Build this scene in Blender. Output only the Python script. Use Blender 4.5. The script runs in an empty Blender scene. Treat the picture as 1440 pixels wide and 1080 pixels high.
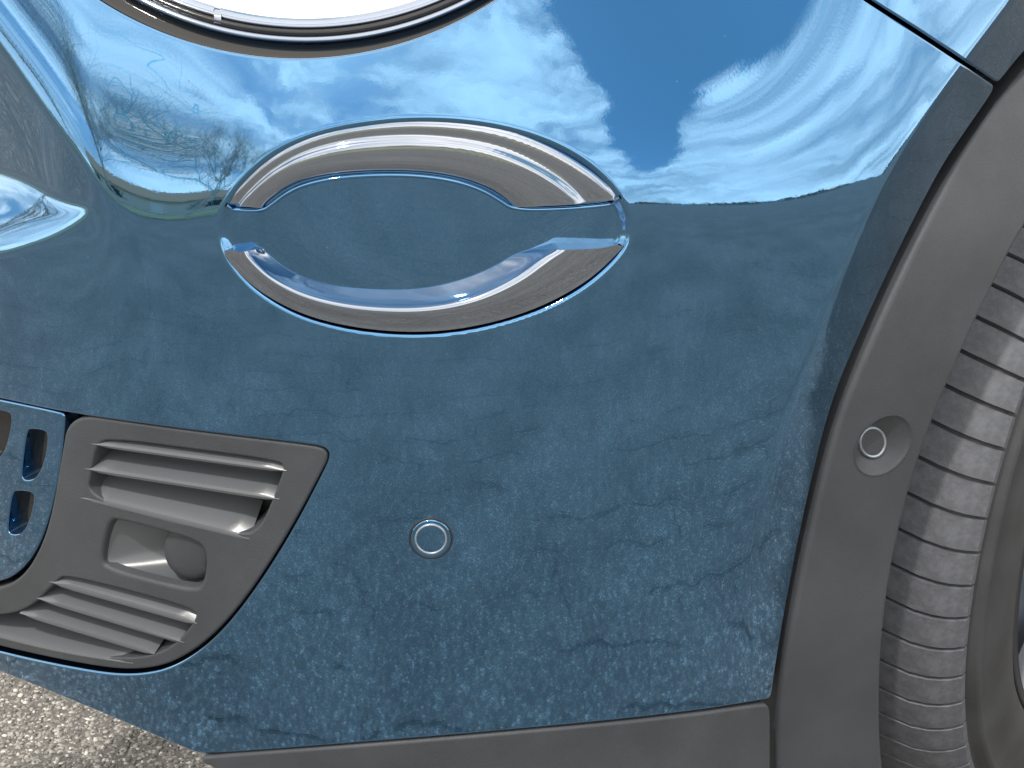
import bpy, math, random
import numpy as np
from mathutils import Vector, Matrix

rng = np.random.default_rng(7)
random.seed(7)
scene = bpy.context.scene
COL = scene.collection
R_ = math.radians

# ------------------------------------------------------------------ camera
F = 2215.0                       # focal length in pixels of a 1440 px wide frame
CX, CY = 720.0, 540.0
PITCH = R_(22.0)
AIM_Z = 0.62                     # height of the point the camera looks at, one metre away
RIGHT = np.array([1.0, 0, 0])
FWD = np.array([0, math.cos(PITCH), -math.sin(PITCH)])
UP = np.array([0, math.sin(PITCH), math.cos(PITCH)])
CAM = np.array([0, 0, AIM_Z]) - FWD
cam_data = bpy.data.cameras.new('camera')
cam_data.sensor_width = 36.0
cam_data.lens = 36.0 * F / 1440.0
cam_data.clip_start = 0.02
cam_data.clip_end = 2000
cam = bpy.data.objects.new('camera', cam_data)
COL.objects.link(cam)
cam.matrix_world = Matrix(((RIGHT[0], UP[0], -FWD[0], CAM[0]), (RIGHT[1], UP[1], -FWD[1], CAM[1]),
                           (RIGHT[2], UP[2], -FWD[2], CAM[2]), (0, 0, 0, 1)))
scene.camera = cam

# ------------------------------------------------------------------ light
SUN_EL, SUN_AZ = 58.0, -28.0     # azimuth measured from behind the camera towards the left
sun_dir = np.array([math.sin(R_(SUN_AZ)) * math.cos(R_(SUN_EL)), -math.cos(R_(SUN_AZ)) * math.cos(R_(SUN_EL)), math.sin(R_(SUN_EL))])
sd = bpy.data.lights.new('sun', 'SUN')
sd.energy = 3.0
sd.angle = R_(2.5)
sd.color = (1.0, 0.95, 0.88)
sun = bpy.data.objects.new('sun', sd)
COL.objects.link(sun)
sun.rotation_euler = Vector(sun_dir).to_track_quat('Z', 'Y').to_euler()

world = bpy.data.worlds.new('World')
scene.world = world
world.use_nodes = True
wn, wl = world.node_tree.nodes, world.node_tree.links
wn.clear()


class NG:
    """tiny helper to write node graphs"""
    def __init__(s, nt):
        s.n, s.l = nt.nodes, nt.links

    def node(s, t, **kw):
        n = s.n.new(t)
        for k, v in kw.items():
            setattr(n, k, v)
        return n

    def put(s, sock, v):
        if isinstance(v, bpy.types.NodeSocket):
            s.l.new(v, sock)
        elif isinstance(v, (tuple, list)) and len(v) == 3 and sock.type == 'RGBA':
            sock.default_value = (*v, 1)
        else:
            sock.default_value = v

    def math(s, op, a, b=0.0, c=0.0, clamp=False):
        n = s.node('ShaderNodeMath', operation=op, use_clamp=clamp)
        s.put(n.inputs[0], a); s.put(n.inputs[1], b); s.put(n.inputs[2], c)
        return n.outputs[0]

    def vmath(s, op, a, b=(0, 0, 0), scale=None):
        n = s.node('ShaderNodeVectorMath', operation=op)
        s.put(n.inputs[0], a); s.put(n.inputs[1], b)
        if scale is not None:
            s.put(n.inputs[3], scale)
        return n.outputs[1] if op in ('DOT_PRODUCT', 'LENGTH', 'DISTANCE') else n.outputs[0]

    def noise(s, vec, scale, detail=4, rough=0.5, dist=0.0, color=False):
        n = s.node('ShaderNodeTexNoise')
        s.put(n.inputs['Vector'], vec)
        n.inputs['Scale'].default_value = scale
        n.inputs['Detail'].default_value = detail
        n.inputs['Roughness'].default_value = rough
        n.inputs['Distortion'].default_value = dist
        return n.outputs[1] if color else n.outputs[0]

    def vor(s, vec, scale, feature='F1', out='Distance', rand=1.0):
        n = s.node('ShaderNodeTexVoronoi', feature=feature)
        s.put(n.inputs['Vector'], vec)
        n.inputs['Scale'].default_value = scale
        n.inputs['Randomness'].default_value = rand
        return n.outputs[out]

    def ramp(s, v, a, b, lo=0.0, hi=1.0, smooth=True):
        n = s.node('ShaderNodeMapRange', interpolation_type='SMOOTHSTEP' if smooth else 'LINEAR')
        s.put(n.inputs[0], v)
        n.inputs[1].default_value = a; n.inputs[2].default_value = b
        n.inputs[3].default_value = lo; n.inputs[4].default_value = hi
        return n.outputs[0]

    def mix(s, fac, a, b, mode='MIX'):
        n = s.node('ShaderNodeMix', data_type='RGBA', blend_type=mode)
        s.put(n.inputs[0], fac); s.put(n.inputs[6], a); s.put(n.inputs[7], b)
        return n.outputs[2]

    def xyz(s, v):
        n = s.node('ShaderNodeSeparateXYZ'); s.put(n.inputs[0], v)
        return n.outputs

    def comb(s, x, y, z):
        n = s.node('ShaderNodeCombineXYZ')
        s.put(n.inputs[0], x); s.put(n.inputs[1], y); s.put(n.inputs[2], z)
        return n.outputs[0]


g = NG(world.node_tree)
sky = g.node('ShaderNodeTexSky', sky_type='NISHITA', sun_disc=False)
sky.sun_elevation = R_(SUN_EL)
sky.sun_rotation = math.atan2(sun_dir[0], sun_dir[1])
sky.air_density = 1.1; sky.dust_density = 1.0; sky.ozone_density = 0.9
tc = g.node('ShaderNodeTexCoord')
D = g.vmath('NORMALIZE', tc.outputs['Generated'])
dx, dy, dz = g.xyz(D)
EL = g.math('ARCSINE', dz)                                    # elevation, azimuth in radians
AZ = g.math('ARCTAN2', dx, g.math('MULTIPLY', dy, -1.0))
P2 = g.comb(AZ, EL, 0.0)
wv1 = g.vmath('SUBTRACT', g.noise(D, 2.6, 4, 0.6, color=True), (0.5, 0.5, 0.5))
Dw = g.vmath('ADD', D, g.vmath('SCALE', wv1, scale=0.34))
Dw2 = g.vmath('ADD', D, g.vmath('SCALE', wv1, scale=0.20))
# cirrus: wisps drawn out along the horizon, finer lower down
wx_, wy_, wz_ = g.xyz(Dw)
fib = g.noise(g.comb(wx_, wy_, g.math('MULTIPLY', wz_, 3.4)), 3.0, 8, 0.60, 0.4)
big = g.noise(Dw2, 1.9, 4, 0.5)
# one clear blue lane between two banks of cloud
ax_, ay_, az_ = g.xyz(Dw2)
lane_c = np.array([math.sin(R_(50)) * math.cos(R_(43)), -math.cos(R_(50)) * math.cos(R_(43)), math.sin(R_(43))])
lane_t = np.array([math.sin(R_(62)) * math.cos(R_(62)), -math.cos(R_(62)) * math.cos(R_(62)), math.sin(R_(62))]) - np.array([math.sin(R_(40)) * math.cos(R_(26)), -math.cos(R_(40)) * math.cos(R_(26)), math.sin(R_(26))])
lane_t -= lane_c * (lane_t @ lane_c); lane_t /= np.linalg.norm(lane_t)
lane_n = np.cross(lane_c, lane_t)
rel = g.vmath('SUBTRACT', Dw2, tuple(lane_c))
la = g.math('DIVIDE', g.vmath('DOT_PRODUCT', rel, tuple(lane_t)), 0.42)
lb = g.math('DIVIDE', g.vmath('DOT_PRODUCT', rel, tuple(lane_n)), 0.15)
lc = g.math('DIVIDE', g.vmath('DOT_PRODUCT', rel, tuple(lane_c)), 0.45)
ld = g.math('SQRT', g.math('ADD', g.math('ADD', g.math('MULTIPLY', la, la), g.math('MULTIPLY', lb, lb)), g.math('MULTIPLY', lc, lc)))
lane = g.ramp(ld, 0.65, 1.45, 0.42, 0.0)
cl = g.math('SUBTRACT', g.math('ADD', g.math('MULTIPLY', fib, 0.75), g.math('MULTIPLY', big, 0.55)), lane)
dens = g.ramp(g.math('ADD', cl, g.ramp(dz, 0.84, 0.97, 0.0, 0.22)), 0.50, 0.72)
haze = g.ramp(dz, 0.0, 0.35, 0.75, 0.0)
skyc = g.mix(0.38, g.vmath('SCALE', sky.outputs[0], scale=2.9), (6.5, 12.5, 11.5))
skyc = g.mix(haze, skyc, (13.5, 12.8, 12.2))
cloudc = g.mix(g.ramp(fib, 0.40, 0.70), (24.0, 22.5, 20.5), (38.0, 34.0, 30.0))
colr = g.mix(dens, skyc, cloudc)
bg = g.node('ShaderNodeBackground')
g.put(bg.inputs[0], colr)
bg.inputs[1].default_value = 0.10
wo = g.node('ShaderNodeOutputWorld')
wl.new(bg.outputs[0], wo.inputs[0])

scene.view_settings.view_transform = 'Standard'
scene.view_settings.look = 'None'
scene.view_settings.gamma = 1.0
scene.view_settings.exposure = 0.0
scene.render.resolution_x, scene.render.resolution_y = 1024, 768
try:
    scene.cycles.use_denoising = True
    scene.cycles.max_bounces = 8
    scene.cycles.glossy_bounces = 6
except Exception:
    pass


# ------------------------------------------------------------------ materials
def material(name):
    m = bpy.data.materials.new(name)
    m.use_nodes = True
    nt = m.node_tree
    b = nt.nodes['Principled BSDF']
    return m, NG(nt), b


def mat_paint():
    m, g, b = material('teal_metallic_paint')
    tc = g.node('ShaderNodeTexCoord').outputs['Object']
    fl = g.vor(tc, 2600.0, out='Color')
    flv = g.xyz(fl)[0]
    b.inputs['Base Color'].default_value = (0.032, 0.168, 0.350, 1)
    b.inputs['Metallic'].default_value = 1.0
    rr = g.ramp(g.noise(tc, 30, 3, 0.6), 0.3, 0.7, 0.018, 0.035)
    spots = g.vor(tc, 95.0)
    pick = g.xyz(g.vor(tc, 95.0, out='Color'))[0]
    dust = g.math('MULTIPLY', g.ramp(spots, 0.03, 0.09, 1.0, 0.0), g.ramp(pick, 0.80, 0.84))
    g.put(b.inputs['Roughness'], g.math('ADD', rr, g.math('MULTIPLY', dust, 0.3)))
    g.put(b.inputs['Coat Roughness'], g.math('ADD', 0.006, g.math('MULTIPLY', dust, 0.35)))
    b.inputs['Coat Weight'].default_value = 1.0
    b.inputs['Coat IOR'].default_value = 1.72
    # orange peel and a little dust
    bump = g.node('ShaderNodeBump'); bump.inputs['Strength'].default_value = 0.012
    bump.inputs['Distance'].default_value = 0.002
    g.put(bump.inputs['Height'], g.noise(tc, 420, 2, 0.5))
    g.put(b.inputs['Normal'], bump.outputs[0])
    return m


def mat_simple(name, color, rough, metal=0.0, grain=0.0, gscale=900.0, var=0.0, vscale=14.0, coat=0.0, spec=0.5):
    m, g, b = material(name)
    tc = g.node('ShaderNodeTexCoord').outputs['Object']
    if var:
        v = g.ramp(g.noise(tc, vscale, 5, 0.65), 0.3, 0.7, 1 - var, 1 + var)
        c = g.vmath('SCALE', color, scale=v)
        g.put(b.inputs['Base Color'], c)
    else:
        b.inputs['Base Color'].default_value = (*color, 1)
    b.inputs['Roughness'].default_value = rough
    b.inputs['Metallic'].default_value = metal
    b.inputs['Specular IOR Level'].default_value = spec
    if coat:
        b.inputs['Coat Weight'].default_value = coat
    if grain:
        bump = g.node('ShaderNodeBump'); bump.inputs['Strength'].default_value = grain
        bump.inputs['Distance'].default_value = 0.0006
        g.put(bump.inputs['Height'], g.noise(tc, gscale, 3, 0.6))
        g.put(b.inputs['Normal'], bump.outputs[0])
    return m


M_paint = mat_paint()
M_grey = mat_simple('grey_moulded_plastic', (0.046, 0.050, 0.057), 0.44, grain=0.6, gscale=1100, var=0.14, vscale=9, spec=0.28)
M_black = mat_simple('black_plastic', (0.008, 0.008, 0.009), 0.5)
M_gloss_black = mat_simple('gloss_black_plastic', (0.008, 0.009, 0.010), 0.08)
M_chrome = mat_simple('smoked_chrome', (0.285, 0.325, 0.395), 0.05, metal=1.0)
M_grey_smooth_lit = mat_simple('grey_smooth_lit_plastic', (0.090, 0.096, 0.107), 0.29, grain=0.08, gscale=1500)  # same plastic as the grey, its colour lightened to make slat tops look lit
M_ring = mat_simple('satin_light_ring', (0.28, 0.32, 0.36), 0.3, metal=0.6)
M_rubber = mat_simple('dusty_tyre_rubber', (0.070, 0.074, 0.087), 0.6, grain=0.5, gscale=420, var=0.28, vscale=70)
M_side = mat_simple('tyre_sidewall_rubber', (0.028, 0.029, 0.033), 0.6, grain=0.3, gscale=300, var=0.25, vscale=20)
M_rim = mat_simple('dark_alloy', (0.09, 0.095, 0.11), 0.3, metal=0.8)
M_drl, _g, _b = material('white_light_guide')
_b.inputs['Base Color'].default_value = (0.85, 0.86, 0.88, 1)
_b.inputs['Roughness'].default_value = 0.2
_b.inputs['Emission Color'].default_value = (1, 0.99, 0.97, 1)
_b.inputs['Emission Strength'].default_value = 1.2
M_seal = mat_simple('dark_rubber_seal', (0.012, 0.013, 0.016), 0.6)


# ------------------------------------------------------------------ the body surface (one smooth sheet that every panel is cut from)
STEP = 4.0
X0, X1, Y0, Y1 = -260.0, 1600.0, -260.0, 1240.0
gx = np.arange(X0, X1 + 0.1, STEP)
gy = np.arange(Y0, Y1 + 0.1, STEP)
GX, GY = np.meshgrid(gx, gy)


def sstep(a, b, v):
    t = np.clip((v - a) / (b - a), 0, 1)
    return t * t * (3 - 2 * t)


def inside(poly, X, Y):
    r = np.zeros(X.shape, bool)
    n = len(poly)
    for i in range(n):
        x1, y1 = poly[i]; x2, y2 = poly[(i + 1) % n]
        if y1 == y2:
            continue
        c = ((y1 > Y) != (y2 > Y)) & (X < (x2 - x1) * (Y - y1) / (y2 - y1) + x1)
        r ^= c
    return r


def nearest(poly, X, Y, closed=True):
    """nearest point on polyline for flat arrays"""
    best = np.full(X.shape, 1e18); bx = np.zeros(X.shape); by = np.zeros(X.shape)
    n = len(poly)
    for i in range(n if closed else n - 1):
        x1, y1 = poly[i]; x2, y2 = poly[(i + 1) % n]
        ddx, ddy = x2 - x1, y2 - y1
        L = ddx * ddx + ddy * ddy
        if L < 1e-12:
            continue
        t = np.clip(((X - x1) * ddx + (Y - y1) * ddy) / L, 0, 1)
        qx, qy = x1 + t * ddx, y1 + t * ddy
        d = (X - qx) ** 2 + (Y - qy) ** 2
        m = d < best
        best[m] = d[m]; bx[m] = qx[m]; by[m] = qy[m]
    return np.sqrt(best), bx, by


def chaikin(pts, it=3, closed=True):
    p = np.array(pts, float)
    for _ in range(it):
        q = np.roll(p, -1, 0) if closed else p[1:]
        a = p if closed else p[:-1]
        n = np.empty((len(a) * 2, 2))
        n[0::2] = 0.75 * a + 0.25 * q
        n[1::2] = 0.25 * a + 0.75 * q
        if not closed:
            n = np.vstack([p[:1], n, p[-1:]])
        p = n
    return p


def interp_curve(pts, x, col=0):
    a = np.array(pts, float)
    return np.interp(x, a[:, col], a[:, 1 - col])


# line along the body where the mirrored horizon lies (px -> py)
HORIZON = [(-260, -120), (-150, -70), (-60, -10), (0, 62), (60, 150), (110, 215), (140, 262), (165, 290), (200, 303), (232, 307), (262, 302),
           (285, 291), (310, 288), (340, 290), (600, 290), (880, 288), (960, 294), (1030, 297), (1080, 292), (1140, 278), (1200, 255), (1250, 228), (1300, 190), (1600, -20)]
hz = chaikin(HORIZON, 2, closed=False)
# raised flange that runs along the wheel arch
FLANGE = chaikin([(1560, -230), (1450, -40), (1352, 92), (1300, 165), (1250, 243), (1205, 335), (1165, 430), (1128, 520), (1100, 600), (1078, 680), (1062, 760), (1052, 850), (1046, 980), (1040, 1240)], 2, closed=False)
BLOB = chaikin([(-95, 262), (-70, 228), (-10, 236), (40, 255), (85, 282), (118, 287), (128, 296), (112, 314), (60, 340), (-10, 362), (-70, 368), (-95, 330)], 3)


def cam_points(PX, PY, Z):
    xc, yc = (PX - CX) / F, (CY - PY) / F
    return CAM + Z[..., None] * (xc[..., None] * RIGHT + yc[..., None] * UP + FWD)


def solve_surface(step, prev, NIT, NCG):
    """depth sheet of the bodywork, shaped by where each place faces (coarse to fine)"""
    ux = np.arange(X0, X1 + 0.1, step); uy = np.arange(Y0, Y1 + 0.1, step)
    GX, GY = np.meshgrid(ux, uy)
    STEP = step
    U = (GX - 600) * 0.00045
    slope = np.where(U < 0, 2 * 1.15 * U, 2 * 1.15 * U)
    az = np.arctan(np.clip(slope, -0.75, 0.75))
    hy = np.interp(GX, hz[:, 0], hz[:, 1])
    s = hy - GY
    up_r = (66 - 44 * sstep(860, 1300, GX)) * (1 - np.exp(-np.maximum(s, 0) / 150.0))
    up_l = 40 * (1 - np.exp(-np.maximum(s, 0) / 120.0))
    wl_ = sstep(420, 250, GX)
    E = up_r * (1 - wl_) + up_l * wl_
    dn = np.maximum(GY - np.maximum(hy, 285 - 40 * sstep(1080, 1250, GX)), 0)
    low = -(9 * (1 - np.exp(-dn / 22.0)) + dn * 0.034 + 8.0 * (dn / 700.0) ** 2)
    E = np.where(s > 0, E, low)
    # recess beside the centre grille on the left
    wr = sstep(-8, 8, GX * 0 + (GY - hy)) * sstep(190, 120, GX) * sstep(330, 290, GY)
    E = E * (1 - wr) + wr * (-15)
    az = az - wr * R_(14)
    ins = inside(BLOB, GX, GY)
    dist, _, _ = nearest(BLOB, GX.ravel(), GY.ravel())
    sdb = np.where(ins, 1, -1) * dist.reshape(GX.shape)
    wb = sstep(-7, 7, sdb)
    E = E * (1 - wb) + wb * (1 + 20 * (1 - np.exp(-np.maximum(sdb, 0) / 25.0)))
    # side flange by the wheel arch
    fxs = np.interp(GY, FLANGE[:, 1], FLANGE[:, 0])
    wf = sstep(-7, 7, GX - fxs) * sstep(1050, 700, GY)
    Ef = -12 - 20 * sstep(0, 900, GY)
    E = E * (1 - wf) + Ef * wf
    az = az + wf * (R_(14) - R_(10) * sstep(200, 700, GY))
    # tuck under at the lower left
    yb = np.interp(GX, [-260, 0, 150, 280, 500, 1100, 1600], [872, 955, 1010, 1060, 1080, 1080, 1080])
    tuck = sstep(-55, 0, GY - yb) * sstep(480, 200, GX)
    E = np.maximum(E - 0 * tuck, -55)
    xc, yc = (GX - CX) / F, (CY - GY) / F
    d = xc[..., None] * RIGHT + yc[..., None] * UP + FWD
    d /= np.linalg.norm(d, axis=-1, keepdims=True)
    sE = np.sin(np.radians(E))
    H, W = GX.shape
    wt = np.full(GX.shape, 0.03)
    wt[inside([(-110, -140), (1480, -140), (1480, 60), (1440, 90), (1330, 240), (1218, 470), (1145, 690), (1099, 930), (1088, 1000), (290, 1070), (-110, 915)], GX, GY)] = 1.0
    wt[inside(chaikin(CLAD_ZONE, 1), GX, GY)] = 0.12
    kx = 2 - 2 * np.cos(2 * np.pi * np.arange(2 * W) / (2 * W))
    ky = 2 - 2 * np.cos(2 * np.pi * np.arange(2 * H) / (2 * H))
    AXW = 0.25
    wx = AXW * 0.5 * (wt[:, :-1] + wt[:, 1:]); wy = 0.5 * (wt[:-1] + wt[1:])
    L = np.zeros(GX.shape)
    if prev is not None:
        pl, ps = prev
        ja = np.clip((uy - Y0) / ps, 0, pl.shape[0] - 1.001); ia = np.clip((ux - X0) / ps, 0, pl.shape[1] - 1.001)
        j0, i0 = ja.astype(int), ia.astype(int)
        fj, fi = (ja - j0)[:, None], (ia - i0)[None]
        L = (pl[j0][:, i0] * (1 - fj) * (1 - fi) + pl[j0][:, i0 + 1] * (1 - fj) * fi + pl[j0 + 1][:, i0] * fj * (1 - fi) + pl[j0 + 1][:, i0 + 1] * fj * fi)
    den = AXW * kx[None] + ky[:, None]
    den[0, 0] = 1

    def lap(v):
        gx_ = (v[:, 1:] - v[:, :-1]) * wx; gy_ = (v[1:] - v[:-1]) * wy
        o = np.zeros(v.shape)
        o[:, :-1] -= gx_; o[:, 1:] += gx_
        o[:-1] -= gy_; o[1:] += gy_
        return o

    rw = 1 / np.sqrt(wt)

    def pre(v):
        v = v * rw
        ext = np.block([[v, v[:, ::-1]], [v[::-1], v[::-1, ::-1]]])
        fe = np.fft.rfft2(ext)
        fe = fe / den[:, :fe.shape[1]]
        fe[0, 0] = 0
        return np.fft.irfft2(fe, ext.shape)[:H, :W] * rw

    az0 = az
    if prev is not None:
        az = blend_az(GX, GY, L, az0)
    for it in range(NIT):
        lo = np.full(GX.shape, R_(-62.0)); hi = np.full(GX.shape, R_(70.0))
        for _ in range(20):                       # normal elevation that mirrors the view ray to elevation E
            e = (lo + hi) / 2
            n = np.stack([np.sin(az) * np.cos(e), -np.cos(az) * np.cos(e), np.sin(e)], -1)
            rz = d[..., 2] - 2 * (d * n).sum(-1) * n[..., 2]
            m = rz < sE
            lo = np.where(m, e, lo); hi = np.where(m, hi, e)
        nx = (n * RIGHT).sum(-1); ny = (n * UP).sum(-1); nz = -(n * FWD).sum(-1)
        nr = np.minimum(nx * xc + ny * yc - nz, -0.18)
        p = -(nx / F) / nr * STEP
        q = (ny / F) / nr * STEP
        ph = 0.5 * (p[:, :-1] + p[:, 1:]) * wx; qh = 0.5 * (q[:-1] + q[1:]) * wy
        rhs = np.zeros(GX.shape)
        rhs[:, :-1] -= ph; rhs[:, 1:] += ph
        rhs[:-1] -= qh; rhs[1:] += qh
        r = rhs - lap(L)
        z = pre(r); pp = z; rz_ = (r * z).sum()
        for k in range(NCG):                      # preconditioned conjugate gradients
            Ap = lap(pp)
            al = rz_ / (pp * Ap).sum()
            L = L + al * pp; r = r - al * Ap
            z = pre(r); rn = (r * z).sum()
            pp = z + rn / rz_ * pp; rz_ = rn
        az = blend_az(GX, GY, L, az0)
    j = int((540 - Y0) / STEP); i = int((600 - X0) / STEP)
    globals()['E_TARGET'] = E
    return L - L[j, i], step


def blend_az(GX, GY, L, az0):
    P = cam_points(GX, GY, np.exp(L))
    nn = np.cross(np.gradient(P, axis=0), np.gradient(P, axis=1))
    sg = np.where(nn[..., 1] > 0, -1.0, 1.0)
    az = np.clip(np.arctan2(nn[..., 0] * sg, -nn[..., 1] * sg), -0.9, 0.9)
    return 0.7 * az + 0.3 * az0


CLAD_ZONE = [(1600, -120), (1440, 95), (1330, 245), (1218, 475), (1145, 695), (1099, 935), (1090, 1240), (1256, 1240), (1236, 1000), (1254, 790), (1308, 600), (1397, 400), (1520, 215), (1600, 120)]


lv = solve_surface(16.0, None, 5, 60)
lv = solve_surface(8.0, lv, 2, 30)
lv = solve_surface(4.0, lv, 2, 14)
ZMAP = np.exp(lv[0])

# cladding side: beyond the wheel arch gap the sheet runs back at an even slope
CL_EDGE = chaikin([(1600, -120), (1520, 0), (1440, 92), (1405, 124), (1370, 175), (1330, 240), (1268, 362), (1218, 470), (1175, 570), (1145, 690), (1118, 820), (1099, 930), (1091, 1000), (1089, 1240)], 2, closed=False)


def apply_side(Z):
    ex = np.interp(gy, CL_EDGE[:, 1], CL_EDGE[:, 0])
    Z = Z.copy()
    z0s = np.array([np.interp(ex[j], gx, Z[j]) for j in range(len(gy))])
    m = (gy > -60) & (gy < 980)
    pf = np.polyfit((gy[m] - 500) / 500, z0s[m], 5)
    yc = np.clip(gy, -60, 980)
    fit = np.polyval(pf, (yc - 500) / 500) + (gy - yc) * np.where(gy > 500, 0.0004, 0.0001)
    wfit = np.where((gy > -60) & (gy < 980), 0.9, 1.0)
    return fit[:, None] + 0.00036 * (gx[None] - ex[:, None])


def apply_skirt(Z):
    ey = np.interp(gx, [-260, 285, 300, 480, 700, 950, 1078, 1600], [1050, 1050, 1046, 1034, 1016, 992, 974, 900])
    xs = np.clip(gx, 300, 1070)
    m = (gx >= 300) & (gx <= 1070)
    z0 = np.array([np.interp(ey[i], gy, Z[:, i]) for i in range(len(gx))])
    pf = np.polyfit((gx[m] - 680) / 400, z0[m], 4)
    base = np.polyval(pf, (xs - 680) / 400)
    base = base + np.where(gx < 300, (300 - gx) * 0.00022, 0) + np.where(gx > 1070, (gx - 1070) * 0.0003, 0)
    return base[None] + 0.00030 * (gy[:, None] - ey[None])


ZSIDE = apply_side(ZMAP)
ZSKIRT = apply_skirt(ZMAP)
ZBODY = ZMAP.copy()

# deep-set pocket that carries the lamp trim
POCKET = chaikin([(300, 318), (312, 286), (338, 248), (385, 206), (450, 178), (530, 164), (605, 160), (685, 167), (755, 185), (812, 212), (855, 247), (882, 286), (891, 318), (884, 350),
                  (838, 396), (780, 431), (716, 454), (650, 469), (585, 474), (515, 470), (450, 457), (402, 439), (354, 409), (322, 373), (306, 345)], 3)


def apply_pocket(Z):
    ins = inside(POCKET, GX, GY)
    m = (GX > 280) & (GX < 910) & (GY > 140) & (GY < 500)
    dist = np.full(GX.shape, 1e3)
    dist[m] = nearest(POCKET, GX[m], GY[m])[0]
    s = np.where(ins, dist, -dist)
    i0 = int((320 - Y0) / STEP); i1 = int((384 - Y0) / STEP)
    zr = Z[i0][None]; sl = ((Z[i1] - Z[i0]) / (64.0))[None]
    dep = POCKET_D * np.clip(1 - ((GX - 602) / 296.0) ** 2, 0.0, 1) ** 0.55
    floor = zr + dep + sl * (GY - 320)
    floor = np.maximum(floor, Z + 0.0005)
    w = sstep(0, 19, s)
    globals()['ZFLOOR'] = np.where(m, floor, Z)
    return Z * (1 - w) + floor * w


POCKET_D = 0.017
ZMAP = apply_pocket(ZMAP)


def sheet_normals(Z):
    P = cam_points(GX, GY, Z)
    N = np.cross(np.gradient(P, axis=0), np.gradient(P, axis=1))
    N /= np.linalg.norm(N, axis=-1, keepdims=True)
    return -N if (N[200, 200] * FWD).sum() > 0 else N


BODY = (ZMAP, sheet_normals(ZMAP))
SIDE = (ZSIDE, sheet_normals(ZSIDE))
SKIRT = (ZSKIRT, sheet_normals(ZSKIRT))
CUR = BODY


def use_sheet(sh):
    global CUR
    CUR = sh


def _bil(A, px, py):
    fx = np.clip((np.asarray(px, float) - X0) / STEP, 0, len(gx) - 1.001)
    fy = np.clip((np.asarray(py, float) - Y0) / STEP, 0, len(gy) - 1.001)
    i = fx.astype(int); j = fy.astype(int)
    u = fx - i; v = fy - j
    if A.ndim == 3:
        u = u[..., None]; v = v[..., None]
    return A[j, i] * (1 - u) * (1 - v) + A[j, i + 1] * u * (1 - v) + A[j + 1, i] * (1 - u) * v + A[j + 1, i + 1] * u * v


def _cubic(A, px, py):
    fx = np.clip((np.asarray(px, float) - X0) / STEP, 1, len(gx) - 2.001)
    fy = np.clip((np.asarray(py, float) - Y0) / STEP, 1, len(gy) - 2.001)
    i = fx.astype(int); j = fy.astype(int)
    u = fx - i; v = fy - j

    def w(t):
        return (-0.5 * t + t * t - 0.5 * t ** 3, 1 - 2.5 * t * t + 1.5 * t ** 3, 0.5 * t + 2 * t * t - 1.5 * t ** 3, -0.5 * t * t + 0.5 * t ** 3)
    wu, wv = w(u), w(v)
    r = 0
    for b in range(4):
        for a in range(4):
            r = r + A[j + b - 1, i + a - 1] * wu[a] * wv[b]
    return r


def SN(px, py):
    n = _bil(CUR[1], px, py)
    return n / np.linalg.norm(n, axis=-1, keepdims=True)


def S(px, py, off=0.0, sheet=None):
    """point of the body at a place of the sheet, raised by off metres"""
    px = np.asarray(px, float); py = np.asarray(py, float)
    P = cam_points(px, py, _cubic(CUR[0] if sheet is None else sheet, px, py))
    o = np.asarray(off, float)
    if np.any(o != 0):
        P = P + SN(px, py) * (o[..., None] if o.ndim else o)
    return P


# ------------------------------------------------------------------ object helpers
def link(name, verts, faces, mat, parent=None, smooth=True, sharp=None):
    me = bpy.data.meshes.new(name)
    me.from_pydata([tuple(v) for v in verts], [], [tuple(f) for f in faces])
    if isinstance(mat, (list, tuple)):
        for k in mat:
            me.materials.append(k)
    else:
        me.materials.append(mat)
    if smooth:
        me.polygons.foreach_set('use_smooth', [True] * len(me.polygons))
        if sharp is not None:
            me.set_sharp_from_angle(angle=R_(sharp))
    me.validate()
    me.update()
    o = bpy.data.objects.new(name, me)
    COL.objects.link(o)
    if parent is not None:
        o.parent = parent
    return o


def empty(name, label, cat, loc=(0, 0, 0)):
    o = bpy.data.objects.new(name, None)
    COL.objects.link(o)
    o.location = loc
    o['label'] = label; o['category'] = cat
    return o


class MB:
    def __init__(s):
        s.v = []; s.f = []; s.n = 0

    def add(s, verts, faces):
        s.v.append(np.asarray(verts, float).reshape(-1, 3))
        s.f += [tuple(int(i) + s.n for i in f) for f in faces]
        s.n += len(s.v[-1])

    def grid(s, P, close_u=False, close_v=False, flip=False):
        """P: (a, b, 3) array of points"""
        a, b = P.shape[:2]
        fs = []
        for i in range(a if close_u else a - 1):
            for j in range(b if close_v else b - 1):
                i2, j2 = (i + 1) % a, (j + 1) % b
                q = (i * b + j, i * b + j2, i2 * b + j2, i2 * b + j)
                fs.append(q[::-1] if flip else q)
        s.add(P.reshape(-1, 3), fs)

    def build(s, name, mat, parent=None, sharp=None):
        return link(name, np.vstack(s.v), s.f, mat, parent, True, sharp)


def area(poly):
    x, y = poly[:, 0], poly[:, 1]
    return 0.5 * np.sum(x * np.roll(y, -1) - np.roll(x, -1) * y)


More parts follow.
